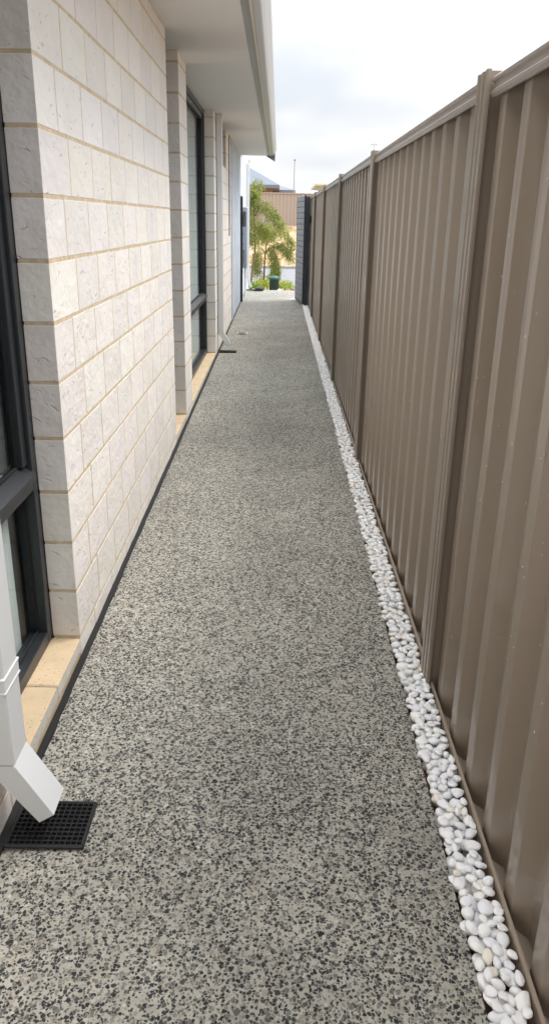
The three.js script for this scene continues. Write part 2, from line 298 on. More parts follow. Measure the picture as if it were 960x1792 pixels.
// ------------------------------------------------------------------ the house
const house = tag(group('house'), 'single storey cream brick house on the left with grey gutter and dark framed windows', 'house');
const WHITE = [1, 0.99, 0.975];
function brickGeo(y0, y1, z0, z1, tone, rough) {
  const t = tone, p = rr(0.0001, 0.0009);
  return cbox(XW - 0.09, XW + p, y0, y1, z0, z1, rr(0.0008, 0.0016), { uo: rnd() * 3, vo: rnd() * 3, color: () => t });
}
function brickWall(zNear, zFar, yBase, yTop, opt = {}) {
  const wall = group('brick_wall', house);
  const core = [cbox(XW - 0.087, XW - 0.0004, yBase - 0.02, yTop, zFar + 0.001, zNear - 0.001, 0.0)];
  mesh('mortar', mergeGeometries(core), M.mortar, wall);
  let n = 0; const k0 = Math.floor((yBase - SILL) / 0.172 + 0.01);
  for (let k = k0; SILL + 0.172 * k < yTop - 0.02; k++) {
    const y0 = Math.max(SILL + 0.172 * k + 0.0055, yBase), y1 = Math.min(SILL + 0.172 * (k + 1) - 0.0055, yTop - 0.002); if (y1 - y0 < 0.01) continue;
    const odd = ((k % 2) + 2) % 2, ofs = (odd ? 0.21 : 0.3075) + (opt.irregular ? rr(-0.006, 0.006) : 0);
    let z = zNear, first = true;
    while (z > zFar + 0.02) {
      let L = (first ? ofs : 0.3075) + rr(-0.003, 0.003); if (z - L < zFar + 0.045) L = z - zFar; first = false;
      const zb = z - L, v = rr(0.93, 1.03), w = rr(-0.015, 0.02), tone = [v, v * (0.985 + w * 0.5), v * (0.965 - w)];
      const b = mesh('brick', brickGeo(y0 + rr(-0.001, 0.001), y1 + rr(-0.001, 0.001), zb + (zb <= zFar + 1e-6 ? 0 : 0.005), z - (z >= zNear - 1e-6 ? 0 : 0.005), tone), M.brick, wall); n++;
      z = zb;
    }
  }
  return wall;
}
const ZA0 = -2.271, ZA1 = -4.883, ZB0 = -5.46, ZB1 = -5.89, ZC0 = -8.235, ZD0 = -9.2, ZD1 = -10.08, ZR = -11.05;
brickWall(4.5, -1.665, -0.1, SOF);
brickWall(ZA0, ZA1, -0.1, SOF);
brickWall(ZB0, ZB1, -0.06, SOF);
brickWall(ZC0, ZD0, -0.06, SOF);
brickWall(ZD0, ZD1, -0.06, SILL + 0.172 * 11);
brickWall(ZD1, ZR, -0.06, SOF);
// header brick sill courses
function sillCourse(zNear, zFar) {
  const s = group('window_sill', house); const TAN = [0.78, 0.60, 0.39];
  mesh('mortar', cbox(XW - 0.12, XW - 0.004, -0.1, SILL - 0.012, zFar + 0.002, zNear - 0.002, 0), M.mortar, s);
  let z = zNear, first = true; while (z > zFar + 0.01) {
    let L = first ? Math.min(0.318, zNear - zFar) : 0.305; if (z - L < zFar + 0.05) L = z - zFar; first = false; const v = rr(0.92, 1.05);
    // tan sawn top, pale rough front
    const yo = SILL - 0.002, g = cbox(XW - 0.14, XW + 0.001, 0.042, yo, z - L + 0.004, z - 0.004, 0.004, { uo: rnd() * 2, vo: rnd() * 2, color: (n) => n.y > 0.4 ? TAN.map((c) => c * v) : [0.78 * v, 0.74 * v, 0.68 * v] });
    mesh('brick', g, M.sill, s); z -= L;
  }
}
sillCourse(-1.665, ZA0); sillCourse(ZA1, ZB0); sillCourse(ZB1, ZC0);
// windows: aluminium frame with transom, upper sash, lower pane
function windowUnit(zNear, zFar, y0, y1, opt = {}) {
  const w = group('window', house), X = -0.735, D = 0.06, B = 0.045, parts = [];
  const bar = (x0, x1, a, b, c, d) => parts.push(cbox(x0, x1, a, b, c, d, 0.003));
  bar(X - D, X, y0, y1, zFar, zFar + B); bar(X - D, X, y0, y1, zNear - B, zNear); bar(X - D, X, y0, y0 + B, zFar + B, zNear - B); bar(X - D, X, y1 - B, y1, zFar + B, zNear - B);
  mesh('window_frame', mergeGeometries(parts.splice(0)), M.frame, w);
  const panes = [];
  if (opt.transom) {
    const T = opt.transom;
    mesh('transom', extr([[X - D, T - 0.03], [X, T - 0.03], [X, T], [X - D, T]], zNear - B - 0.001, zFar + B + 0.001), M.frame, w);
    mesh('transom_cap', extr([[X - 0.052, T + 0.004], [X + 0.012, T + 0.004], [X + 0.012, T + 0.022], [X - 0.03, T + 0.047], [X - 0.052, T + 0.047]], zNear - B - 0.002, zFar + B + 0.002), M.frame, w);
    const S = 0.042, a = T + 0.047, b = y1 - B, zf = zFar + B, zn = zNear - B, x0 = X - 0.05, x1 = X - 0.012;
    for (const [c, d, e, f] of [[a, b, zf, zf + S], [a, b, zn - S, zn], [b - S, b, zf + S, zn - S]]) parts.push(cbox(x0, x1, c + 0.001, d, e, f, 0.003));
    mesh('sash', mergeGeometries(parts.splice(0)), M.frame, w);
    panes.push([a, b - S, zf + S, zn - S]); panes.push([y0 + B, T - 0.03, zf, zn]);
  } else panes.push([y0 + B, y1 - B, zFar + B, zNear - B]);
  panes.forEach(([a, b, c, d], i) => {
    mesh('pane', cbox(X - 0.040, X - 0.036, a - 0.006, b + 0.006, c - 0.006, d + 0.006, 0), M.glass, w);
    const g = []; for (const [p, q, r, s] of [[a, a + 0.008, c, d], [b - 0.008, b, c, d], [a + 0.008, b - 0.008, c, c + 0.008], [a + 0.008, b - 0.008, d - 0.008, d]]) g.push(cbox(X - 0.0345, X - 0.028, p, q, r, s, 0));
    mesh('gasket', mergeGeometries(g), M.rubber, w);
  });
  return w;
}
function curtain(w, z0, z1, y0, y1, x = -0.87, amp = 0.012) {
  const n = Math.max(8, Math.round((z0 - z1) / 0.02)), front = [], back = [];
  for (let i = 0; i <= n; i++) { const z = lerp(z0, z1, i / n), d = amp * Math.sin(z * 38) + amp * 0.5 * Math.sin(z * 83 + 1); front.push([x + d, z]); back.push([x + d - 0.003, z]); }
  const polys = []; for (let i = 0; i < n; i++) for (const [L, s] of [[front, 1], [back, -1]]) { const a = L[i], b = L[i + 1], p = [[a[0], y0, a[1]], [b[0], y0, b[1]], [b[0], y1, b[1]], [a[0], y1, a[1]]]; polys.push(s > 0 ? p.reverse() : p); }
  return mesh('curtain', fromPolys(polys), M.blind, w);
}
const win1 = windowUnit(-1.665, ZA0, SILL - 0.002, SOF, { transom: 0.66 });
mesh('insect_screen', cbox(-0.7895, -0.787, 0.72, SOF - 0.09, ZA0 + 0.06, -1.665 - 0.06, 0), M.screen, win1);
curtain(win1, -1.66, ZA0 + 0.11, 0.02, 0.7, -0.80, 0.003);
const win2 = windowUnit(ZA1, ZB0, SILL - 0.002, SOF, { transom: 0.66 });
const win3 = windowUnit(ZB1, ZC0, SILL - 0.002, SOF, { transom: 0.66 });
curtain(win3, ZB1 + 0.1, ZC0 - 0.1, 0.02, 2.36, -0.815, 0.006);
windowUnit(ZD0, ZD1, SILL + 0.172 * 11 + 0.004, SOF);
// rooms behind the glass: closed box
{
  const p = []; const b = (a) => p.push(cbox(...a, 0));
  b([-4.3, -4.2, -0.1, 2.6, -17.9, 4.5]); b([-4.2, XW - 0.1, -0.12, -0.02, -17.9, 4.5]); b([-4.2, XW - 0.1, 2.395, 2.5, -17.9, 4.5]); b([-4.2, XW - 0.03, -0.1, 2.39, 4.51, 4.6]); b([-4.2, XW - 0.1, -0.1, 2.39, -11.15, -11.05]);
  b([-4.2, -1.2, -0.02, 2.39, -5.2, -5.1]); b([-4.2, -0.8, -0.02, 2.39, -8.8, -8.7]);
  mesh('interior_wall', mergeGeometries(p), M.room, house);
}
// rendered garage wall beyond the brickwork, with a vertical groove
{
  mesh('rendered_wall', mergeGeometries([cbox(-4.2, XW + 0.004, -0.5, 3.3, -13.95, ZR - 0.002, 0.006), cbox(-4.2, XW - 0.012, -0.5, 3.3, -17.9, -13.955, 0.006)]), M.render, house);
  mesh('corner_strip', cbox(XW + 0.0045, XW + 0.016, 0.09, SOF - 0.005, -11.25, -11.06, 0.003), M.render, house);
  mesh('conduit', new THREE.CylinderGeometry(0.008, 0.008, 1.17, 8).translate(XW + 0.009, 1.80, -10.56), std(C(0.34, 0.29, 0.23), 0.8), house);
  const mb = mesh('meter_box', cbox(XW - 0.011, XW + 0.10, 0.62, 1.62, -15.1, -14.1, 0.012), M.box, house);
  mesh('small_box', cbox(XW + 0.005, XW + 0.062, 0.72, 0.94, -14.08, -13.96, 0.006), std(C(0.22, 0.23, 0.25), 0.6), mb);
  mesh('conduit', new THREE.CylinderGeometry(0.022, 0.022, 0.6, 10).translate(XW + 0.05, 0.32, -14.6), M.white, mb);
}
// eaves
{
  const ZN = 4.9, ZF = -13.72, cut = [3.55, 0.4, -2.75, -5.9, -9.05, -12.2];
  let a = ZN; for (const c of [...cut, ZF]) { mesh('soffit', cbox(-0.80, -0.203, SOF, SOF + 0.006, c + 0.002, a - 0.002, 0.001), M.soffit, house); a = c; }
  mesh('soffit_joint', cbox(-0.80, -0.204, SOF + 0.0065, SOF + 0.012, ZF, ZN, 0), M.soffit, house);
  mesh('fascia', extr([[-0.202, SOF - 0.002], [-0.160, SOF + 0.004], [-0.160, SOF + 0.17], [-0.2025, SOF + 0.17]], ZN, ZF), M.fascia, house);
  mesh('fascia_trim', cbox(-0.160, -0.148, SOF - 0.008, SOF + 0.01, ZF, ZN, 0.002), M.trim, house);
  const prof = [[-0.147, SOF + 0.003], [-0.112, SOF - 0.001], [-0.104, SOF + 0.004], [-0.088, SOF + 0.03], [-0.076, SOF + 0.055], [-0.066, SOF + 0.075], [-0.060, SOF + 0.092], [-0.060, SOF + 0.104], [-0.066, SOF + 0.110], [-0.073, SOF + 0.104], [-0.080, SOF + 0.085], [-0.11, SOF + 0.02], [-0.140, SOF + 0.02], [-0.142, SOF + 0.14], [-0.147, SOF + 0.14]];
  const gu = mesh('gutter', extr(prof, ZN, ZF), M.gutter, house);
  mesh('end_cap', extr([[-0.245, SOF + 0.007], [-0.082, 2.305], [-0.078, 2.50], [-0.20, 2.52], [-0.245, 2.46]], ZF - 0.003, ZF - 0.04), M.darkmetal, gu);
  mesh('roof', mergeGeometries([extr([[-0.15, 2.53], [-0.15, 2.56], [-4.6, 4.36], [-4.6, 4.33]], ZN, ZF + 0.02), extr([[-4.61, 4.33], [-4.61, 4.36], [-9, 2.56], [-9, 2.53]], ZN, ZF + 0.02)]), M.roof, house);
  mesh('gable_wall', mergeGeometries([extr([[-4.5, 2.51], [-0.3, 2.51], [-4.5, 4.28]], ZF + 0.2, ZF + 0.3), extr([[-4.5, 2.51], [-0.3, 2.51], [-4.5, 4.28]], 4.5, 4.6), cbox(-4.6, -4.5, -0.1, 4.25, ZF + 0.2, 4.6, 0)]), M.render, house);
  mesh('garage_gutter', cbox(-0.72, -0.615, 2.46, 2.56, -14.6, -14.2, 0.01), M.darkmetal, house);
}
// rectangular downpipes with a kicked outlet
function downpipe(zn, zf, gy, strap) {
  const d = mesh('downpipe', cbox(XW + 0.006, -0.583, gy + 0.222, SOF - 0.002, zf, zn, 0.004), M.pipe, house);
  mesh('outlet', extr([[-0.583, gy + 0.2215], [-0.505, gy + 0.085], [-0.541, gy + 0.062], [-0.636, gy + 0.196], [-0.636, gy + 0.2215]], zn - 0.0005, zf + 0.0005), M.pipe, d);
  if (strap) for (const y of strap) mesh('strap', cbox(XW + 0.005, -0.5818, y - 0.019, y + 0.019, zf - 0.003, zn + 0.003, 0.0015), M.pipe, d);
  return d;
}
const dp = downpipe(-1.44, -1.532, 0.0097, [0.445]); 
for (const y of [0.428, 0.462]) mesh('strap_bead', cbox(XW + 0.006, -0.580, y - 0.003, y + 0.003, -1.537, -1.435, 0.0015), M.pipe, dp);
downpipe(-8.50, -8.592, 0.055);
{ const d = mesh('downpipe', cbox(XW - 0.005, XW + 0.05, 0.28, 2.45, -16.6, -16.5, 0.004), M.pipe, house); mesh('outlet', extr([[XW + 0.05, 0.279], [XW + 0.11, 0.12], [XW + 0.07, 0.10], [XW, 0.25]], -16.5, -16.6), M.pipe, d); }

// ------------------------------------------------------------------ drains
{
  const x0 = -0.622, x1 = -0.434, z0 = -1.566, z1 = -1.412, y = gAt(-0.53, -1.49) + 0.0035;
  const d = tag(group('drain_grate'), 'black square plastic drain grate under the near white downpipe', 'drain'); d.position.set((x0 + x1) / 2, y, (z0 + z1) / 2);
  const cx = (x0 + x1) / 2, cz = (z0 + z1) / 2, L = (g) => g.translate(-cx, -y, -cz);
  mesh('sump', L(cbox(x0 + 0.004, x1 - 0.004, y, y + 0.002, z0 + 0.004, z1 - 0.004, 0)), M.pit, d);
  mesh('rim', mergeGeometries([cbox(x0, x1, y, y + 0.011, z0, z0 + 0.009, 0.003), cbox(x0, x1, y, y + 0.011, z1 - 0.009, z1, 0.003), cbox(x0, x0 + 0.009, y, y + 0.0105, z0 + 0.009, z1 - 0.009, 0.002), cbox(x1 - 0.009, x1, y, y + 0.0105, z0 + 0.009, z1 - 0.009, 0.002)].map(L)), M.black, d);
  for (let i = 1; i < 13; i++) { const x = lerp(x0 + 0.006, x1 - 0.006, i / 13); mesh('bar', L(cbox(x - 0.0013, x + 0.0013, y + 0.002, y + 0.0095, z0 + 0.008, z1 - 0.008, 0.0006)), M.black, d); }
  for (let i = 1; i < 10; i++) { const z = lerp(z0 + 0.006, z1 - 0.006, i / 10); mesh('bar', L(cbox(x0 + 0.008, x1 - 0.008, y + 0.002, y + 0.009, z - 0.0013, z + 0.0013, 0.0006)), M.black, d); }
  const d2 = tag(group('drain_grate'), 'far dark drain grate under the second downpipe, seen almost edge on', 'drain'); d2.scale.set(1, 1, 0.55); d2.position.set(-0.53, gAt(-0.53, -8.5) + 0.004, -8.47);
  mesh('sump', cbox(-0.088, 0.088, 0, 0.002, -0.088, 0.088, 0), M.pit, d2);
  mesh('rim', mergeGeometries([cbox(-0.092, 0.092, 0, 0.010, -0.092, -0.082, 0.003), cbox(-0.092, 0.092, 0, 0.010, 0.082, 0.092, 0.003), cbox(-0.092, -0.082, 0, 0.0095, -0.082, 0.082, 0.002), cbox(0.082, 0.092, 0, 0.0095, -0.082, 0.082, 0.002)]), M.black, d2);
  for (let i = 1; i < 9; i++) { const x = lerp(-0.086, 0.086, i / 9); mesh('bar', cbox(x - 0.0015, x + 0.0015, 0.002, 0.009, -0.083, 0.083, 0), M.black, d2); }
  const d3 = tag(group('floor_waste'), 'round floor waste with a pale ring set in the path beyond the second downpipe', 'drain'); d3.position.set(-0.436, gAt(-0.436, -9.88) + 0.003, -9.88);
  mesh('ring', new THREE.RingGeometry(0.055, 0.075, 40).rotateX(-Math.PI / 2).translate(0, 0.0062, 0), M.white, d3);
  mesh('grate', new THREE.CylinderGeometry(0.0555, 0.0555, 0.004, 32).translate(0, 0.0045, 0), M.pit, d3);
}

// ------------------------------------------------------------------ pebble strip
{
  const strip = group('pebble_strip'); strip.userData.kind = 'structure';
  const X0 = XF + 0.002, X1 = 0.499, Z0 = -0.55, Z1 = -13.12, CELL = 0.004, NX = Math.floor((X1 - X0) / CELL), NZ = Math.floor((Z0 - Z1) / CELL), H = new Float32Array(NX * NZ);
  mesh('soil', fromPolys([[[X0 - 0.01, gR(Z0) - 0.048, Z0 + 7], [X1 + 0.1, gR(Z0) - 0.048, Z0 + 7], [X1 + 0.1, gR(Z1) - 0.048, Z1], [X0 - 0.01, gR(Z1) - 0.048, Z1]]]), M.soil, strip);
  const geos = [], lowGeos = [];
  for (let v = 0; v < 9; v++) for (const [det, list] of [[4, geos], [2, lowGeos]]) {
    let g = new THREE.IcosahedronGeometry(1, det); g.deleteAttribute('uv'); g.deleteAttribute('normal'); g = mergeVertices(g, 1e-4);
    const p = g.attributes.position, uv = []; const s = v * 17.3;
    const cuts = []; let sd = seed; seed = 999 + v * 77; for (let c = 0; c < 5; c++) { const a = rr(0, 6.283), y = rr(-1, 1), q = Math.sqrt(1 - y * y); cuts.push([q * Math.cos(a), y, q * Math.sin(a), rr(0.74, 0.95)]); } const tp = rr(-0.3, 0.3); seed = sd;
    for (let i = 0; i < p.count; i++) {
      let x = p.getX(i), y = p.getY(i), z = p.getZ(i); let r = 1 + 0.30 * (vnoise3(x * 1.1 + s, y * 1.1 + 3, z * 1.1) - 0.5);
      for (const [a, b, c, d] of cuts) { const k = (x * a + y * b + z * c) * r; if (k > d) r *= lerp(1, d / k, 0.8); }
      x *= r * (1 + tp * z); y *= r; z *= r; p.setXYZ(i, x, y, z); uv.push(x * 0.03 + v * 0.13, z * 0.03 + y * 0.02);
    }
    g.setAttribute('uv', new THREE.Float32BufferAttribute(uv, 2)); g.computeVertexNormals(); list.push(g);
  }
  const stones = [], base = (z) => gR(z) - 0.048;
  const total = 24000;
  for (let n = 0; n < total; n++) {
    const near = rnd(), big = Math.pow(rnd(), 0.8), a = n > 9000 ? rr(0.0115, 0.022) : lerp(0.018, 0.032, big), b = a * rr(0.62, 0.92), c = Math.min(a * rr(0.42, 0.68), b * 0.95), yaw = rnd() * Math.PI, ca = Math.cos(yaw), sa = Math.sin(yaw);
    const ex = Math.sqrt((a * sa) ** 2 + (b * ca) ** 2), ez = Math.sqrt((a * ca) ** 2 + (b * sa) ** 2);
    let best = null;
    for (let t = 0; t < 10; t++) {
      const x = rr(ex * 0.55, X1 - X0 - ex * 0.85), z = rr(ez, Z0 - Z1 - ez); const i0 = Math.max(0, Math.floor((x - ex) / CELL)), i1 = Math.min(NX - 1, Math.ceil((x + ex) / CELL)), j0 = Math.max(0, Math.floor((z - ez) / CELL)), j1 = Math.min(NZ - 1, Math.ceil((z + ez) / CELL));
      let top = -9; for (let j = j0; j <= j1; j++) for (let i = i0; i <= i1; i++) { const dx = (i + 0.5) * CELL - x, dz = (j + 0.5) * CELL - z, u = (dx * sa + dz * ca) / a, w = (dx * ca - dz * sa) / b, q = u * u + w * w; if (q < 1) top = Math.max(top, H[j * NX + i] + c * Math.sqrt(1 - q)); }
      if (!best || top < best.top) best = { x, z, top, i0, i1, j0, j1 };
    }
    const yC = best.top - c * 0.10; if (yC + c > (n > 9000 ? 0.072 : 0.062)) continue;
    for (let j = best.j0; j <= best.j1; j++) for (let i = best.i0; i <= best.i1; i++) { const dx = (i + 0.5) * CELL - best.x, dz = (j + 0.5) * CELL - best.z, u = (dx * sa + dz * ca) / a, w = (dx * ca - dz * sa) / b, q = u * u + w * w; if (q < 1) H[j * NX + i] = Math.max(H[j * NX + i], yC + c * Math.sqrt(1 - q)); }
    const Z = Z0 - best.z; stones.push({ x: X0 + best.x, y: base(Z) + yC, z: Z, a, b, c, yaw: Math.PI - yaw, top: yC + c, pitch: rr(-0.3, 0.3), roll: rr(-0.3, 0.3), v: Math.floor(rnd() * 9), m: rnd() });
  }
  const vis = stones.filter((s) => s.top > 0.03).sort((p, q) => q.z - p.z), single = new Set(vis.slice(0, 300)), Q = new THREE.Quaternion(), E = new THREE.Euler(), Mx = new THREE.Matrix4();
  const lots = lowGeos.map(() => []);
  for (const s of stones) {
    E.set(s.pitch, -s.yaw + Math.PI, s.roll, 'YXZ'); Q.setFromEuler(E);
    if (single.has(s)) {
      const m = mesh('pebble', geos[s.v], M.pebbles[s.m < 0.42 ? 0 : s.m < 0.66 ? 1 : s.m < 0.86 ? 2 : s.m < 0.92 ? 3 : 4], strip); m.position.set(s.x, s.y, s.z); m.quaternion.copy(Q); m.scale.set(s.b, s.c, s.a);
    } else lots[s.v].push(s);
  }
  const parts = [];
  lots.forEach((L, v) => { for (const s of L) { E.set(s.pitch, -s.yaw + Math.PI, s.roll, 'YXZ'); Q.setFromEuler(E); Mx.compose(new THREE.Vector3(s.x, s.y, s.z), Q, new THREE.Vector3(s.b, s.c, s.a)); const g = lowGeos[v].clone().applyMatrix4(Mx), k = s.m < 0.08 ? [1.0, 0.93, 0.84] : s.m < 0.3 ? [0.95, 0.96, 0.98] : [1, 1, 1]; g.setAttribute('color', new THREE.Float32BufferAttribute(new Float32Array(g.attributes.position.count * 3).map((_, i) => k[i % 3]), 3)); parts.push(g); } });
  M.pebbleStuff.vertexColors = true;
  const rest = mesh('pebbles', mergeGeometries(parts), M.pebbleStuff, strip); rest.userData.kind = 'stuff';
  console.log('pebbles', stones.length, 'visible', vis.length);
}

// ------------------------------------------------------------------ fence
{
  const fence = tag(group('steel_fence'), 'long brown ribbed steel fence along the right of the path', 'fence');
  const PZ = []; for (let i = -4; i <= 5; i++) PZ.push(-2.121 - 2.382 * i);
  const topAt = (z) => 1.737 + 0.0042 * -z;
  const XC = 0.514, XV = 0.546, P = 0.189, drops = [];
  const sheetX = (t) => { t = ((t % P) + P) % P; if (t < 0.052) return XC; if (t < 0.088) return lerp(XC, XV, (t - 0.052) / 0.036); if (t < 0.153) return XV; return lerp(XV, XC, (t - 0.153) / 0.036); };
  for (let i = 0; i + 1 < PZ.length; i++) {
    const za = PZ[i] - 0.02, zb = PZ[i + 1] + 0.02, zm = (za + zb) / 2, yt = topAt(zm) - 0.012, yb = gR(zm) - 0.0285;
    // ribbed sheet, folded with small rounded bends
    const br = [0.0, 0.0035, 0.0485, 0.055, 0.085, 0.091, 0.150, 0.156, 0.186]; const pts = []; const phase = PZ[i + 1] + 0.085;   // far edge of a crest, growing towards the camera
    for (let k = -2; k < 15; k++) for (const b of br) { const z = phase + k * P + b; if (z > zb && z < za) pts.push([sheetX(b) + (b === 0.0035 || b === 0.0485 ? -0.0 : 0), z]); }
    pts.sort((p, q) => p[1] - q[1]); pts.unshift([sheetX(zb - phase), zb]); pts.push([sheetX(za - phase), za]);
    const pos = [], uv = [], idx = [], T = 0.0012, ny = 6;
    for (const side of [0, 1]) for (let j = 0; j <= ny; j++) for (const [x, z] of pts) { const y = lerp(yb, yt, j / ny); pos.push(x + side * T + 0.0006 * Math.sin(z * 3.1 + j * 2.2), y, z); uv.push(z, y); }
    const w = pts.length; for (const side of [0, 1]) for (let j = 0; j < ny; j++) for (let k = 0; k + 1 < w; k++) { const a = side * w * (ny + 1) + j * w + k; if (side) idx.push(a, a + w, a + 1, a + 1, a + w, a + w + 1); else idx.push(a, a + 1, a + w, a + 1, a + w + 1, a + w); }
    const g = new THREE.BufferGeometry(); g.setAttribute('position', new THREE.Float32BufferAttribute(pos, 3)); g.setAttribute('uv', new THREE.Float32BufferAttribute(uv, 2)); g.setIndex(idx); g.computeVertexNormals();
    mesh('panel', g, M.fence, fence);
    const t = topAt(zm), r0 = PZ[i] - 0.046, r1 = PZ[i + 1] + 0.046;
    mesh('top_rail', extr([[0.503, t - 0.047], [0.498, t - 0.040], [0.497, t - 0.034], [0.503, t - 0.029], [0.505, t - 0.027], [0.505, t - 0.014], [0.500, t - 0.011], [0.499, t - 0.005], [0.504, t], [0.552, t], [0.557, t - 0.006], [0.557, t - 0.047], [0.550, t - 0.047], [0.550, t - 0.010], [0.510, t - 0.010], [0.509, t - 0.047]], r0, r1), M.rail, fence);
    const rb = gR(zm) + 0.026;
    mesh('bottom_rail', extr([[0.500, rb - 0.09], [0.500, rb - 0.004], [0.502, rb], [0.507, rb], [0.508, rb - 0.004], [0.506, rb - 0.008], [0.5035, rb - 0.010], [0.5035, rb - 0.048], [0.556, rb - 0.048], [0.556, rb], [0.560, rb], [0.560, rb - 0.09]], r0, r1), M.plinth, fence);
    const nd = [0, 0, 0, 420, 90, 0, 0, 0, 0][i];
    for (let k = 0; k < nd; k++) { const z = rr(zb + 0.06, za - 0.06), y = rr(0.5, 1.62) - 0.25 * rnd(); drops.push([sheetX(z - phase), y, z, rr(0.0012, 0.0030) * (rnd() < 0.12 ? 1.35 : 1)]); }
  }
  for (const z of PZ) {
    const t = topAt(z) + 0.010, b = gR(z) - 0.09, prof = [[z - 0.026, 0.575], [z - 0.026, 0.4955], [z - 0.050, 0.4955], [z - 0.050, 0.489]];
    for (const [u, x] of [[-0.049, 0.4855], [-0.030, 0.4855], [-0.026, 0.492], [-0.015, 0.492], [-0.011, 0.4855], [0.011, 0.4855], [0.015, 0.492], [0.026, 0.492], [0.030, 0.4855], [0.049, 0.4855]]) prof.push([z + u, x]);
    prof.push([z + 0.050, 0.489], [z + 0.050, 0.4955], [z + 0.026, 0.4955], [z + 0.026, 0.575]);
    const g = extr(prof.map(([a, x]) => [x, a]), b, t); // extruded in "z", turned upright
    const p = g.attributes.position, n = g.attributes.normal; for (let i = 0; i < p.count; i++) { const y = p.getY(i), q = p.getZ(i); p.setXYZ(i, p.getX(i), q, y); const ny = n.getY(i), nz = n.getZ(i); n.setXYZ(i, n.getX(i), nz, ny); }
    const ix = []; for (let i = 0; i < p.count; i += 3) ix.push(i, i + 2, i + 1); g.setIndex(ix);
    mesh('post', g, M.fence, fence);
  }
  const dg = new THREE.SphereGeometry(1, 8, 6), im = new THREE.InstancedMesh(dg, M.glassdrop, drops.length), mx = new THREE.Matrix4();
  drops.forEach(([x, y, z, r], i) => { mx.makeScale(r * 0.55, r * rr(1, 1.6), r); mx.setPosition(x - r * 0.1, y, z); im.setMatrixAt(i, mx); });
  im.name = 'water_droplets'; im.userData.kind = 'stuff'; im.castShadow = im.receiveShadow = true; fence.add(im);
}

// ------------------------------------------------------------------ open side gate and its posts
{
  const pl = tag(group('gate_post'), 'dark steel gate post fixed to the rendered house wall', 'gate post'); pl.position.set(-0.62, 0.085, -13.68);
  mesh('post_body', cbox(-0.022, 0.020, 0, 1.69, -0.02, 0.02, 0.004), M.gatepost, pl);
  const k = mesh('latch', cbox(-0.018, 0.024, 1.25, 1.40, 0.0205, 0.05, 0.004), M.black, pl);
  mesh('latch_box', cbox(0.0205, 0.075, 1.22, 1.46, -0.06, -0.015, 0.006), M.darkmetal, pl);
  for (const y of [0.5, 0.95, 1.1]) mesh('bolt_head', cbox(0.0203, 0.027, y - 0.01, y + 0.01, -0.01, 0.01, 0.002), M.gatepost, pl);
  const pr = tag(group('gate_post'), 'dark steel gate post by the fence carrying the open gate', 'gate post'); pr.position.set(0.475, 0.085, -13.16);
  mesh('post_body', cbox(-0.050, 0.012, -0.05, 1.69, -0.025, 0.025, 0.004), M.gatepost, pr);
  mesh('hinge', mergeGeometries([cbox(0.016, 0.06, 1.30, 1.40, -0.02, 0.04, 0.004), cbox(0.0125, 0.02, 1.27, 1.42, -0.02, 0.02, 0.002)]), M.black, pr);
  const A = new THREE.Vector3(0.418, 0, -13.19), B = new THREE.Vector3(0.318, 0, -14.12), L = A.distanceTo(B);
  const g = tag(group('side_gate'), 'grey slatted side gate standing open against the fence end', 'gate'); g.position.set(A.x, 0.115, A.z); g.rotation.y = Math.atan2(-(B.z - A.z), B.x - A.x);
  mesh('frame', mergeGeometries([cbox(0, 0.035, 0, 1.68, -0.016, 0.016, 0.003), cbox(L - 0.035, L, 0, 1.68, -0.016, 0.016, 0.003), cbox(0.035, L - 0.035, 0, 0.03, -0.016, 0.016, 0.003)]), M.gatepost, g);
  mesh('backing', cbox(0.03, L - 0.03, 0.02, 1.67, 0.0125, 0.016, 0), M.gatepost, g);
  for (let i = 0; i < 19; i++) { const y = 0.036 + i * 0.0865; mesh('slat', cbox(0.035, L - 0.035, y, y + 0.0815, -0.0155, 0.012, 0.006), M.slat, g); }
  tag(mesh('pebble', new THREE.IcosahedronGeometry(1, 3).scale(0.055, 0.022, 0.04).translate(0.285, 0.1, -14.15), M.pebbles[0], scene), 'loose white pebble on the path at the foot of the open gate', 'stone');
}

// ------------------------------------------------------------------ front garden, road side
function tri(list, a, b, c, col) { list.pos.push(...a, ...b, ...c); for (let i = 0; i < 3; i++) list.col.push(...col); }
function leafGeo(list) { const g = new THREE.BufferGeometry(); g.setAttribute('position', new THREE.Float32BufferAttribute(list.pos, 3)); g.setAttribute('color', new THREE.Float32BufferAttribute(list.col, 3)); g.computeVertexNormals(); return g; }
function addLeaf(list, x, y, z, dx, dy, dz, len, wid, col) {
  const d = new THREE.Vector3(dx, dy, dz).normalize(), s = new THREE.Vector3(rr(-1, 1), rr(-1, 1), rr(-1, 1)).cross(d).normalize().multiplyScalar(wid), m = [x + d.x * len * 0.45, y + d.y * len * 0.45, z + d.z * len * 0.45], e = [x + d.x * len, y + d.y * len - 0.1 * len, z + d.z * len];
  const l = [m[0] + s.x, m[1] + s.y, m[2] + s.z], r = [m[0] - s.x, m[1] - s.y, m[2] - s.z]; tri(list, [x, y, z], l, e, col); tri(list, [x, y, z], e, r, col);
}
function tube(pts, r0, r1) { const c = new THREE.CatmullRomCurve3(pts), n = 14, g = new THREE.TubeGeometry(c, n, 1, 7), p = g.attributes.position; for (let i = 0; i <= n; i++) { const o = c.getPointAt(i / n), r = lerp(r0, r1, i / n); for (let j = 0; j <= 7; j++) { const k = i * 8 + j; p.setXYZ(k, o.x + (p.getX(k) - o.x) * r, o.y + (p.getY(k) - o.y) * r, o.z + (p.getZ(k) - o.z) * r); } } g.computeVertexNormals(); return g; }
const V = (x, y, z) => new THREE.Vector3(x, y, z);
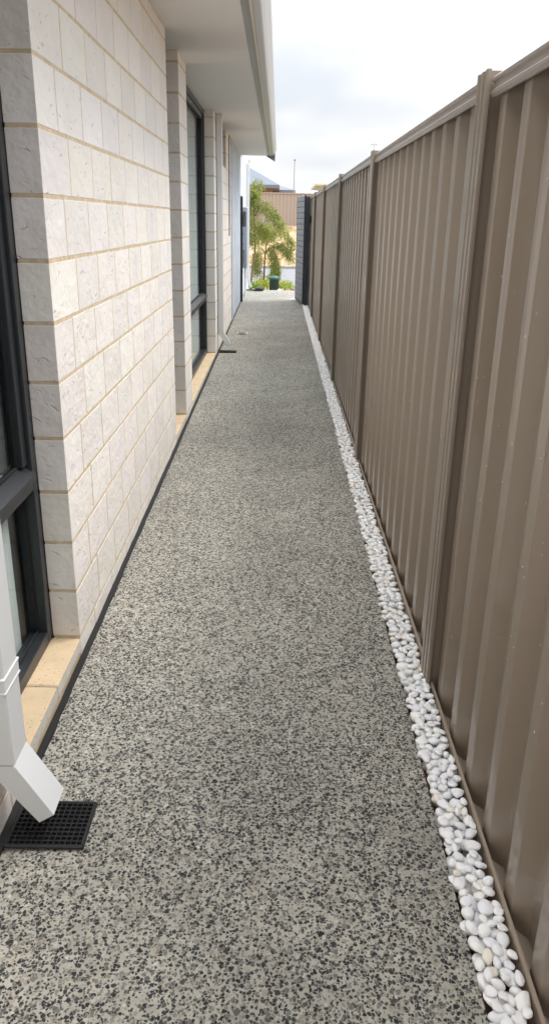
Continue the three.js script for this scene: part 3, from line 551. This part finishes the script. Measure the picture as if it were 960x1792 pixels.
function weepingTree(label, X, Y, Z, trunkPts, limbs, hues) {
  const t = tag(group('young_tree'), label, 'tree', undefined); t.position.set(X, Y, Z);
  const wood = [tube(trunkPts, 0.028, 0.010)], list = { pos: [], col: [] };
  for (const L of limbs) {
    wood.push(tube(L.pts, 0.012, 0.003)); const c = new THREE.CatmullRomCurve3(L.pts);
    for (let k = 0; k < L.n; k++) {
      const o = c.getPointAt(0.25 + 0.75 * Math.pow(rnd(), 0.8)), q = [o.x + rr(-1, 1) * L.r, o.y + rr(-0.6, 0.5) * L.r, o.z + rr(-1, 1) * L.r]; const hang = rr(0.08, 0.3) * L.w, nl = 4 + (rnd() * 5 | 0), sway = rr(-0.5, 0.5), sw2 = rr(-0.5, 0.5), hue = hues[(rnd() * hues.length) | 0], v = rr(0.7, 1.25);
      for (let i = 0; i < nl; i++) { const f = i / nl; addLeaf(list, q[0] + sway * hang * f, q[1] - hang * f, q[2] + sw2 * hang * f, rr(-1, 1), rr(-1.3, 0.2), rr(-1, 1), rr(0.05, 0.095), rr(0.005, 0.010), hue.map((h) => h * v * rr(0.85, 1.15))); }
    }
  }
  mesh('trunk', mergeGeometries(wood), M.bark, t); mesh('crown', leafGeo(list), M.leaf, t); return t;
}
const greens = [[0.27, 0.31, 0.06], [0.33, 0.36, 0.08], [0.19, 0.25, 0.06], [0.38, 0.37, 0.10]];
weepingTree('left young tree with a bare leaning trunk, close to the house corner', -0.70, terrainY(0, -20), -20, [V(0.02, 0, 0), V(0.06, 0.5, 0), V(0.13, 1.0, 0.02), V(0.1, 1.6, 0), V(0.12, 2.5, 0)], [
  { pts: [V(0.1, 1.5, 0), V(0.1, 2.0, 0.05), V(0.18, 2.55, 0.1)], n: 189, r: 0.13, w: 0.8 }, { pts: [V(0.1, 1.7, 0), V(0.35, 2.05, 0.05), V(0.62, 1.75, 0.1), V(0.78, 1.5, 0.1)], n: 317, r: 0.13, w: 1.1 },
  { pts: [V(0.1, 1.4, 0), V(-0.1, 1.8, 0.1), V(-0.3, 1.9, 0.1)], n: 230, r: 0.22, w: 1.2 }, { pts: [V(0.12, 1.1, 0), V(0.0, 1.35, 0.1), V(-0.15, 1.3, 0.2)], n: 252, r: 0.2, w: 1.1 }, { pts: [V(0.1, 1.3, 0), V(0.2, 1.55, -0.2), V(0.4, 1.35, -0.3)], n: 274, r: 0.18, w: 1.2 }, { pts: [V(0.11, 1.9, 0), V(0.0, 2.2, 0.1), V(0.1, 2.35, 0.15)], n: 168, r: 0.16, w: 0.8 }], greens);
weepingTree('right young tree with drooping branches beside the green pillar', -0.37, terrainY(0, -21), -21, [V(0.0, 0, 0), V(0.01, 0.5, 0), V(0.03, 0.9, 0.02), V(0.1, 1.45, 0)], [
  { pts: [V(0.05, 1.1, 0), V(0.3, 1.5, 0), V(0.55, 1.45, 0.1), V(0.72, 1.1, 0.1)], n: 189, r: 0.10, w: 1.0 }, { pts: [V(0.03, 0.9, 0), V(0.35, 1.15, 0), V(0.56, 1.05, 0.1), V(0.72, 0.85, 0.1)], n: 230, r: 0.09, w: 1.0 },
  { pts: [V(0.03, 0.9, 0), V(0.15, 1.05, 0.1), V(0.28, 0.75, 0.1), V(0.3, 0.4, 0.1)], n: 359, r: 0.11, w: 1.3 }, { pts: [V(0.03, 0.9, 0), V(-0.1, 1.05, 0.1), V(-0.2, 0.75, 0.1), V(-0.15, 0.45, 0.1)], n: 210, r: 0.10, w: 1.2 }, { pts: [V(0.05, 1.2, 0), V(0.1, 1.5, 0), V(0.0, 1.6, 0.1)], n: 230, r: 0.18, w: 1 }], greens);
// bright ground-cover shrubs along the garden bed
function shrub(label, x, z, r, h, hue, n) {
  const y = terrainY(x, z), s = tag(group('low_shrub'), label, 'shrub'); s.position.set(x, y, z); const list = { pos: [], col: [] }, st = [];
  for (let i = 0; i < 9; i++) { const a = i / 9 * 6.28; st.push(tube([V(0, 0, 0), V(Math.cos(a) * r * 0.3, h * 0.5, Math.sin(a) * r * 0.3), V(Math.cos(a) * r * 0.7, h * 0.8, Math.sin(a) * r * 0.7)], 0.006, 0.002)); }
  for (let i = 0; i < n; i++) { const a = rnd() * 6.283, q = Math.sqrt(rnd()), e = rnd(), px = Math.cos(a) * r * q, pz = Math.sin(a) * r * q, py = h * (0.25 + 0.75 * e * Math.sqrt(1 - q * q * 0.85)) * (0.85 + 0.3 * vnoise3(px * 9 + x * 5, 1, pz * 9)), v = rr(0.6, 1.2); addLeaf(list, px, py, pz, px + rr(-1, 1) * r, rr(-0.2, 1), pz + rr(-1, 1) * r, rr(0.03, 0.06), rr(0.009, 0.018), hue.map((c) => c * v)); }
  mesh('stem', mergeGeometries(st), M.bark, s); mesh('foliage', leafGeo(list), M.leaf, s);
}
shrub('small green shrub at the foot of the left young tree', -0.62, -18.6, 0.2, 0.17, [0.22, 0.34, 0.07], 420);
shrub('yellow green shrub left of the green service pillar', -0.36, -19.2, 0.26, 0.24, [0.40, 0.46, 0.04], 620);
shrub('yellow green shrub right of the green service pillar', 0.17, -19.0, 0.19, 0.22, [0.40, 0.46, 0.05], 480);
shrub('yellow green shrub just behind the green service pillar', -0.28, -21.2, 0.24, 0.36, [0.36, 0.44, 0.05], 500);
{
  const p = tag(group('service_pillar'), 'dark green domed service pillar at the end of the path', 'utility box'); p.position.set(-0.085, terrainY(0, -18.4), -18.4); p.scale.set(0.88, 0.88, 0.88);
  const prof = [[0.135, 0], [0.135, 0.02], [0.13, 0.025], [0.127, 0.30], [0.127, 0.302]].map(([x, y]) => new THREE.Vector2(x, y)); mesh('body', new THREE.LatheGeometry(prof, 28), M.green, p);
  mesh('lid', new THREE.LatheGeometry([[0.1345, 0.30], [0.1345, 0.325], [0.13, 0.345], [0.108, 0.365], [0.06, 0.38], [0, 0.385]].map(([x, y]) => new THREE.Vector2(x, y)), 28), M.greenlid, p);
  const rk = (label, x, z, s, m) => { let g = new THREE.IcosahedronGeometry(1, 3); g.deleteAttribute('uv'); g.deleteAttribute('normal'); g = mergeVertices(g, 1e-4); const q = g.attributes.position; for (let i = 0; i < q.count; i++) { const a = q.getX(i), b = q.getY(i), c = q.getZ(i), r = 1 + 0.5 * (vnoise3(a * 1.6 + x * 9, b * 1.6, c * 1.6) - 0.5); q.setXYZ(i, a * r * s[0], b * r * s[1], c * r * s[2]); } g.computeVertexNormals(); const o = mesh('rock', g, m, scene); o.position.set(x, terrainY(x, z) + s[1] * 0.5, z); tag(o, label, 'rock'); };
  rk('small white stone at the foot of the green pillar', 0.03, -16.6, [0.055, 0.055, 0.05], M.pebbles[0]);
  rk('reddish brown stone at the path end by the gate', 0.32, -16.8, [0.07, 0.07, 0.06], M.rock);
  // coiled hose end lying at the edge of the path
  const h = tag(group('hose_coil'), 'small dark coil of hose lying at the far path edge', 'hose'); h.position.set(-0.38, 0.11, -15.75);
  mesh('coil', mergeGeometries([new THREE.TorusGeometry(0.085, 0.016, 8, 24).rotateX(Math.PI / 2).translate(0, 0.012, 0), new THREE.TorusGeometry(0.07, 0.016, 8, 24).rotateX(Math.PI / 2).translate(0.02, 0.04, 0.01)]), M.black, h); mesh('tail', tube([V(-0.08, 0.012, 0), V(-0.16, 0.012, 0.03), V(-0.24, 0.012, -0.01)], 0.014, 0.012), M.black, h);
}
// sparse dry tufts on the sand bank
{
  const list = { pos: [], col: [] }; for (let i = 0; i < 420; i++) { const x = rr(-4, 4), z = rr(-45.6, -37), y = terrainY(x, z), dry = rnd(), n = 8, v = rr(0.7, 1.1); for (let k = 0; k < n; k++) addLeaf(list, x + rr(-0.08, 0.08), y, z + rr(-0.08, 0.08), rr(-0.5, 0.5), 1, rr(-0.5, 0.5), rr(0.08, 0.24), rr(0.006, 0.014), (dry < 0.75 ? [0.42, 0.33, 0.16] : [0.2, 0.24, 0.08]).map((c) => c * v)); }
  const m = mesh('dry_grass', leafGeo(list), M.leaf, scene); m.userData.kind = 'stuff'; tag(m, 'dry grass tufts scattered over the sandy bank across the road', 'grass');
}
// fence on top of the bank
{
  const f = tag(group('steel_fence'), 'pale beige steel fence on top of the sand bank across the road', 'fence'), Z = -46.5, y0 = 1.08, y1 = 2.86; f.position.set(0, y0, Z);
  for (let x = -13.12; x < 12; x += 2.4) {
    mesh('post', cbox(x - 0.04, x + 0.04, 0, y1 - y0 + 0.02, -0.03, 0.055, 0.004), M.farfence, f);
    const polys = [], P = 0.2; for (let k = 0; k < 12; k++) { const a = x + k * P; for (const [u, d0, v, d1] of [[0, 0, 0.09, 0], [0.09, 0, 0.115, 0.03], [0.115, 0.03, 0.175, 0.03], [0.175, 0.03, 0.2, 0]]) polys.push([[a + u, 0.05, -d0], [a + v, 0.05, -d1], [a + v, y1 - y0 - 0.04, -d1], [a + u, y1 - y0 - 0.04, -d0]]); }
    mesh('panel', fromPolys(polys), M.farfence, f);
    mesh('rail', mergeGeometries([cbox(x + 0.041, x + 2.359, y1 - y0 - 0.06, y1 - y0, -0.04, 0.025, 0.003), cbox(x + 0.041, x + 2.359, 0, 0.06, -0.04, 0.02, 0.003)]), M.farfence, f);
  }
}
// houses beyond
function hipRoof(x0, x1, z0, z1, y, pitch) { const hw = Math.min(x1 - x0, z1 - z0) / 2, h = hw * Math.tan(pitch), zl = z1 - z0 >= x1 - x0; const a = [x0, y, z0], b = [x1, y, z0], c = [x1, y, z1], d = [x0, y, z1], p = zl ? [(x0 + x1) / 2, y + h, z0 + hw] : [x0 + hw, y + h, (z0 + z1) / 2], q = zl ? [(x0 + x1) / 2, y + h, z1 - hw] : [x1 - hw, y + h, (z0 + z1) / 2];
  return fromPolys(zl ? [[b, a, p], [c, b, p, q], [d, c, q], [a, d, q, p], [a, b, c, d]] : [[a, d, p], [b, a, p, q], [c, b, q], [d, c, q, p], [a, b, c, d]]); }
{
  const h = tag(group('brick_house'), 'brown brick house with a blue grey hipped roof behind the far fence', 'house'); h.position.set(-6, 1.45, -64);
  mesh('wall', mergeGeometries([cbox(-6.5, 5.45, 0, 2.3, -8, 3.4, 0.02), cbox(2, 6.25, 0, 2.15, -12, -1.8, 0.02)]), M.farbrick, h);
  const r = mesh('roof', hipRoof(-7, 6.0, -8.6, 4.0, 2.34, 0.5), M.farroof, h); mesh('fascia', cbox(-7, 6.0, 2.12, 2.335, -8.6, 4.0, 0.02), M.darkmetal, r);
  mesh('flue', new THREE.CylinderGeometry(0.06, 0.06, 0.5, 10).translate(3.7, 3.85, 1.4), M.darkmetal, r);
  const r2 = mesh('roof', hipRoof(1.5, 7.25, -14, -1.6, 2.2, 0.28), M.farroof, h); mesh('fascia', cbox(1.5, 7.25, 2.0, 2.195, -14, -1.6, 0.02), M.darkmetal, r2);
  mesh('wall_panel', cbox(2.6, 3.3, 0.2, 2.1, 3.402, 3.44, 0.004), M.farpale, h);
  for (const [a, b] of [[3.45, 4.55], [0.2, 2.0]]) { const w = mesh('window', cbox(a, b, 0.6, 2.05, 3.402, 3.45, 0.01), M.frame, h); mesh('pane', cbox(a + 0.08, b - 0.08, 0.68, 1.97, 3.4505, 3.46, 0), M.darkmetal, w); }
  mesh('porch_post', cbox(4.62, 4.78, 0, 2.11, 3.405, 3.56, 0.01), M.farpale, h);
  const h2 = tag(group('pale_house'), 'distant pale house roof just above the far fence by the lamp pole', 'house'); h2.position.set(2.6, 1.15, -72);
  mesh('wall', cbox(-1.2, 6, 0, 2.2, -4, 2.4, 0.02), M.farpale, h2); mesh('roof', hipRoof(-1.6, 6.4, -4.6, 2.8, 2.3, 0.3), M.paleroof, h2);
  const pl = tag(group('lamp_pole'), 'thin grey street lamp pole standing up against the sky', 'lamp pole'); pl.position.set(1.0, 1.1, -58);
  mesh('pole', new THREE.CylinderGeometry(0.025, 0.05, 4.15, 10).translate(0, 2.075, 0), M.pole, pl); mesh('lamp_head', cbox(-0.05, 0.06, 4.15, 4.24, -0.1, 0.3, 0.02), M.darkmetal, pl);
  const n = tag(group('neighbour_house'), 'pale roofed neighbouring house just showing over the brown fence', 'house'); n.position.set(0, 0, 0);
  mesh('wall', cbox(1.5, 8, -0.1, 2.2, -26.6, -24.0, 0.02), M.farpale, n);
  const nr = mesh('roof', hipRoof(1.06, 8.6, -27, -23.55, 2.42, 0.3), M.paleroof, n);
  mesh('soffit', cbox(1.06, 8.6, 2.33, 2.345, -27, -23.55, 0), M.beige, nr);
  mesh('gutter', mergeGeometries([cbox(1.0, 1.06, 2.34, 2.41, -27, -23.5, 0.01), cbox(1.06, 8.6, 2.34, 2.41, -23.55, -23.5, 0.01)]), M.beige, nr);
  mesh('aerial', mergeGeometries([new THREE.CylinderGeometry(0.006, 0.006, 0.9, 6).translate(2.75, 3.13, -25), cbox(2.66, 2.84, 3.53, 3.54, -25.005, -24.995, 0), cbox(2.68, 2.686, 3.52, 3.55, -25.1, -24.9, 0), cbox(2.81, 2.816, 3.52, 3.55, -25.1, -24.9, 0)]), M.pole, nr);
}
renderer.render(scene, camera);
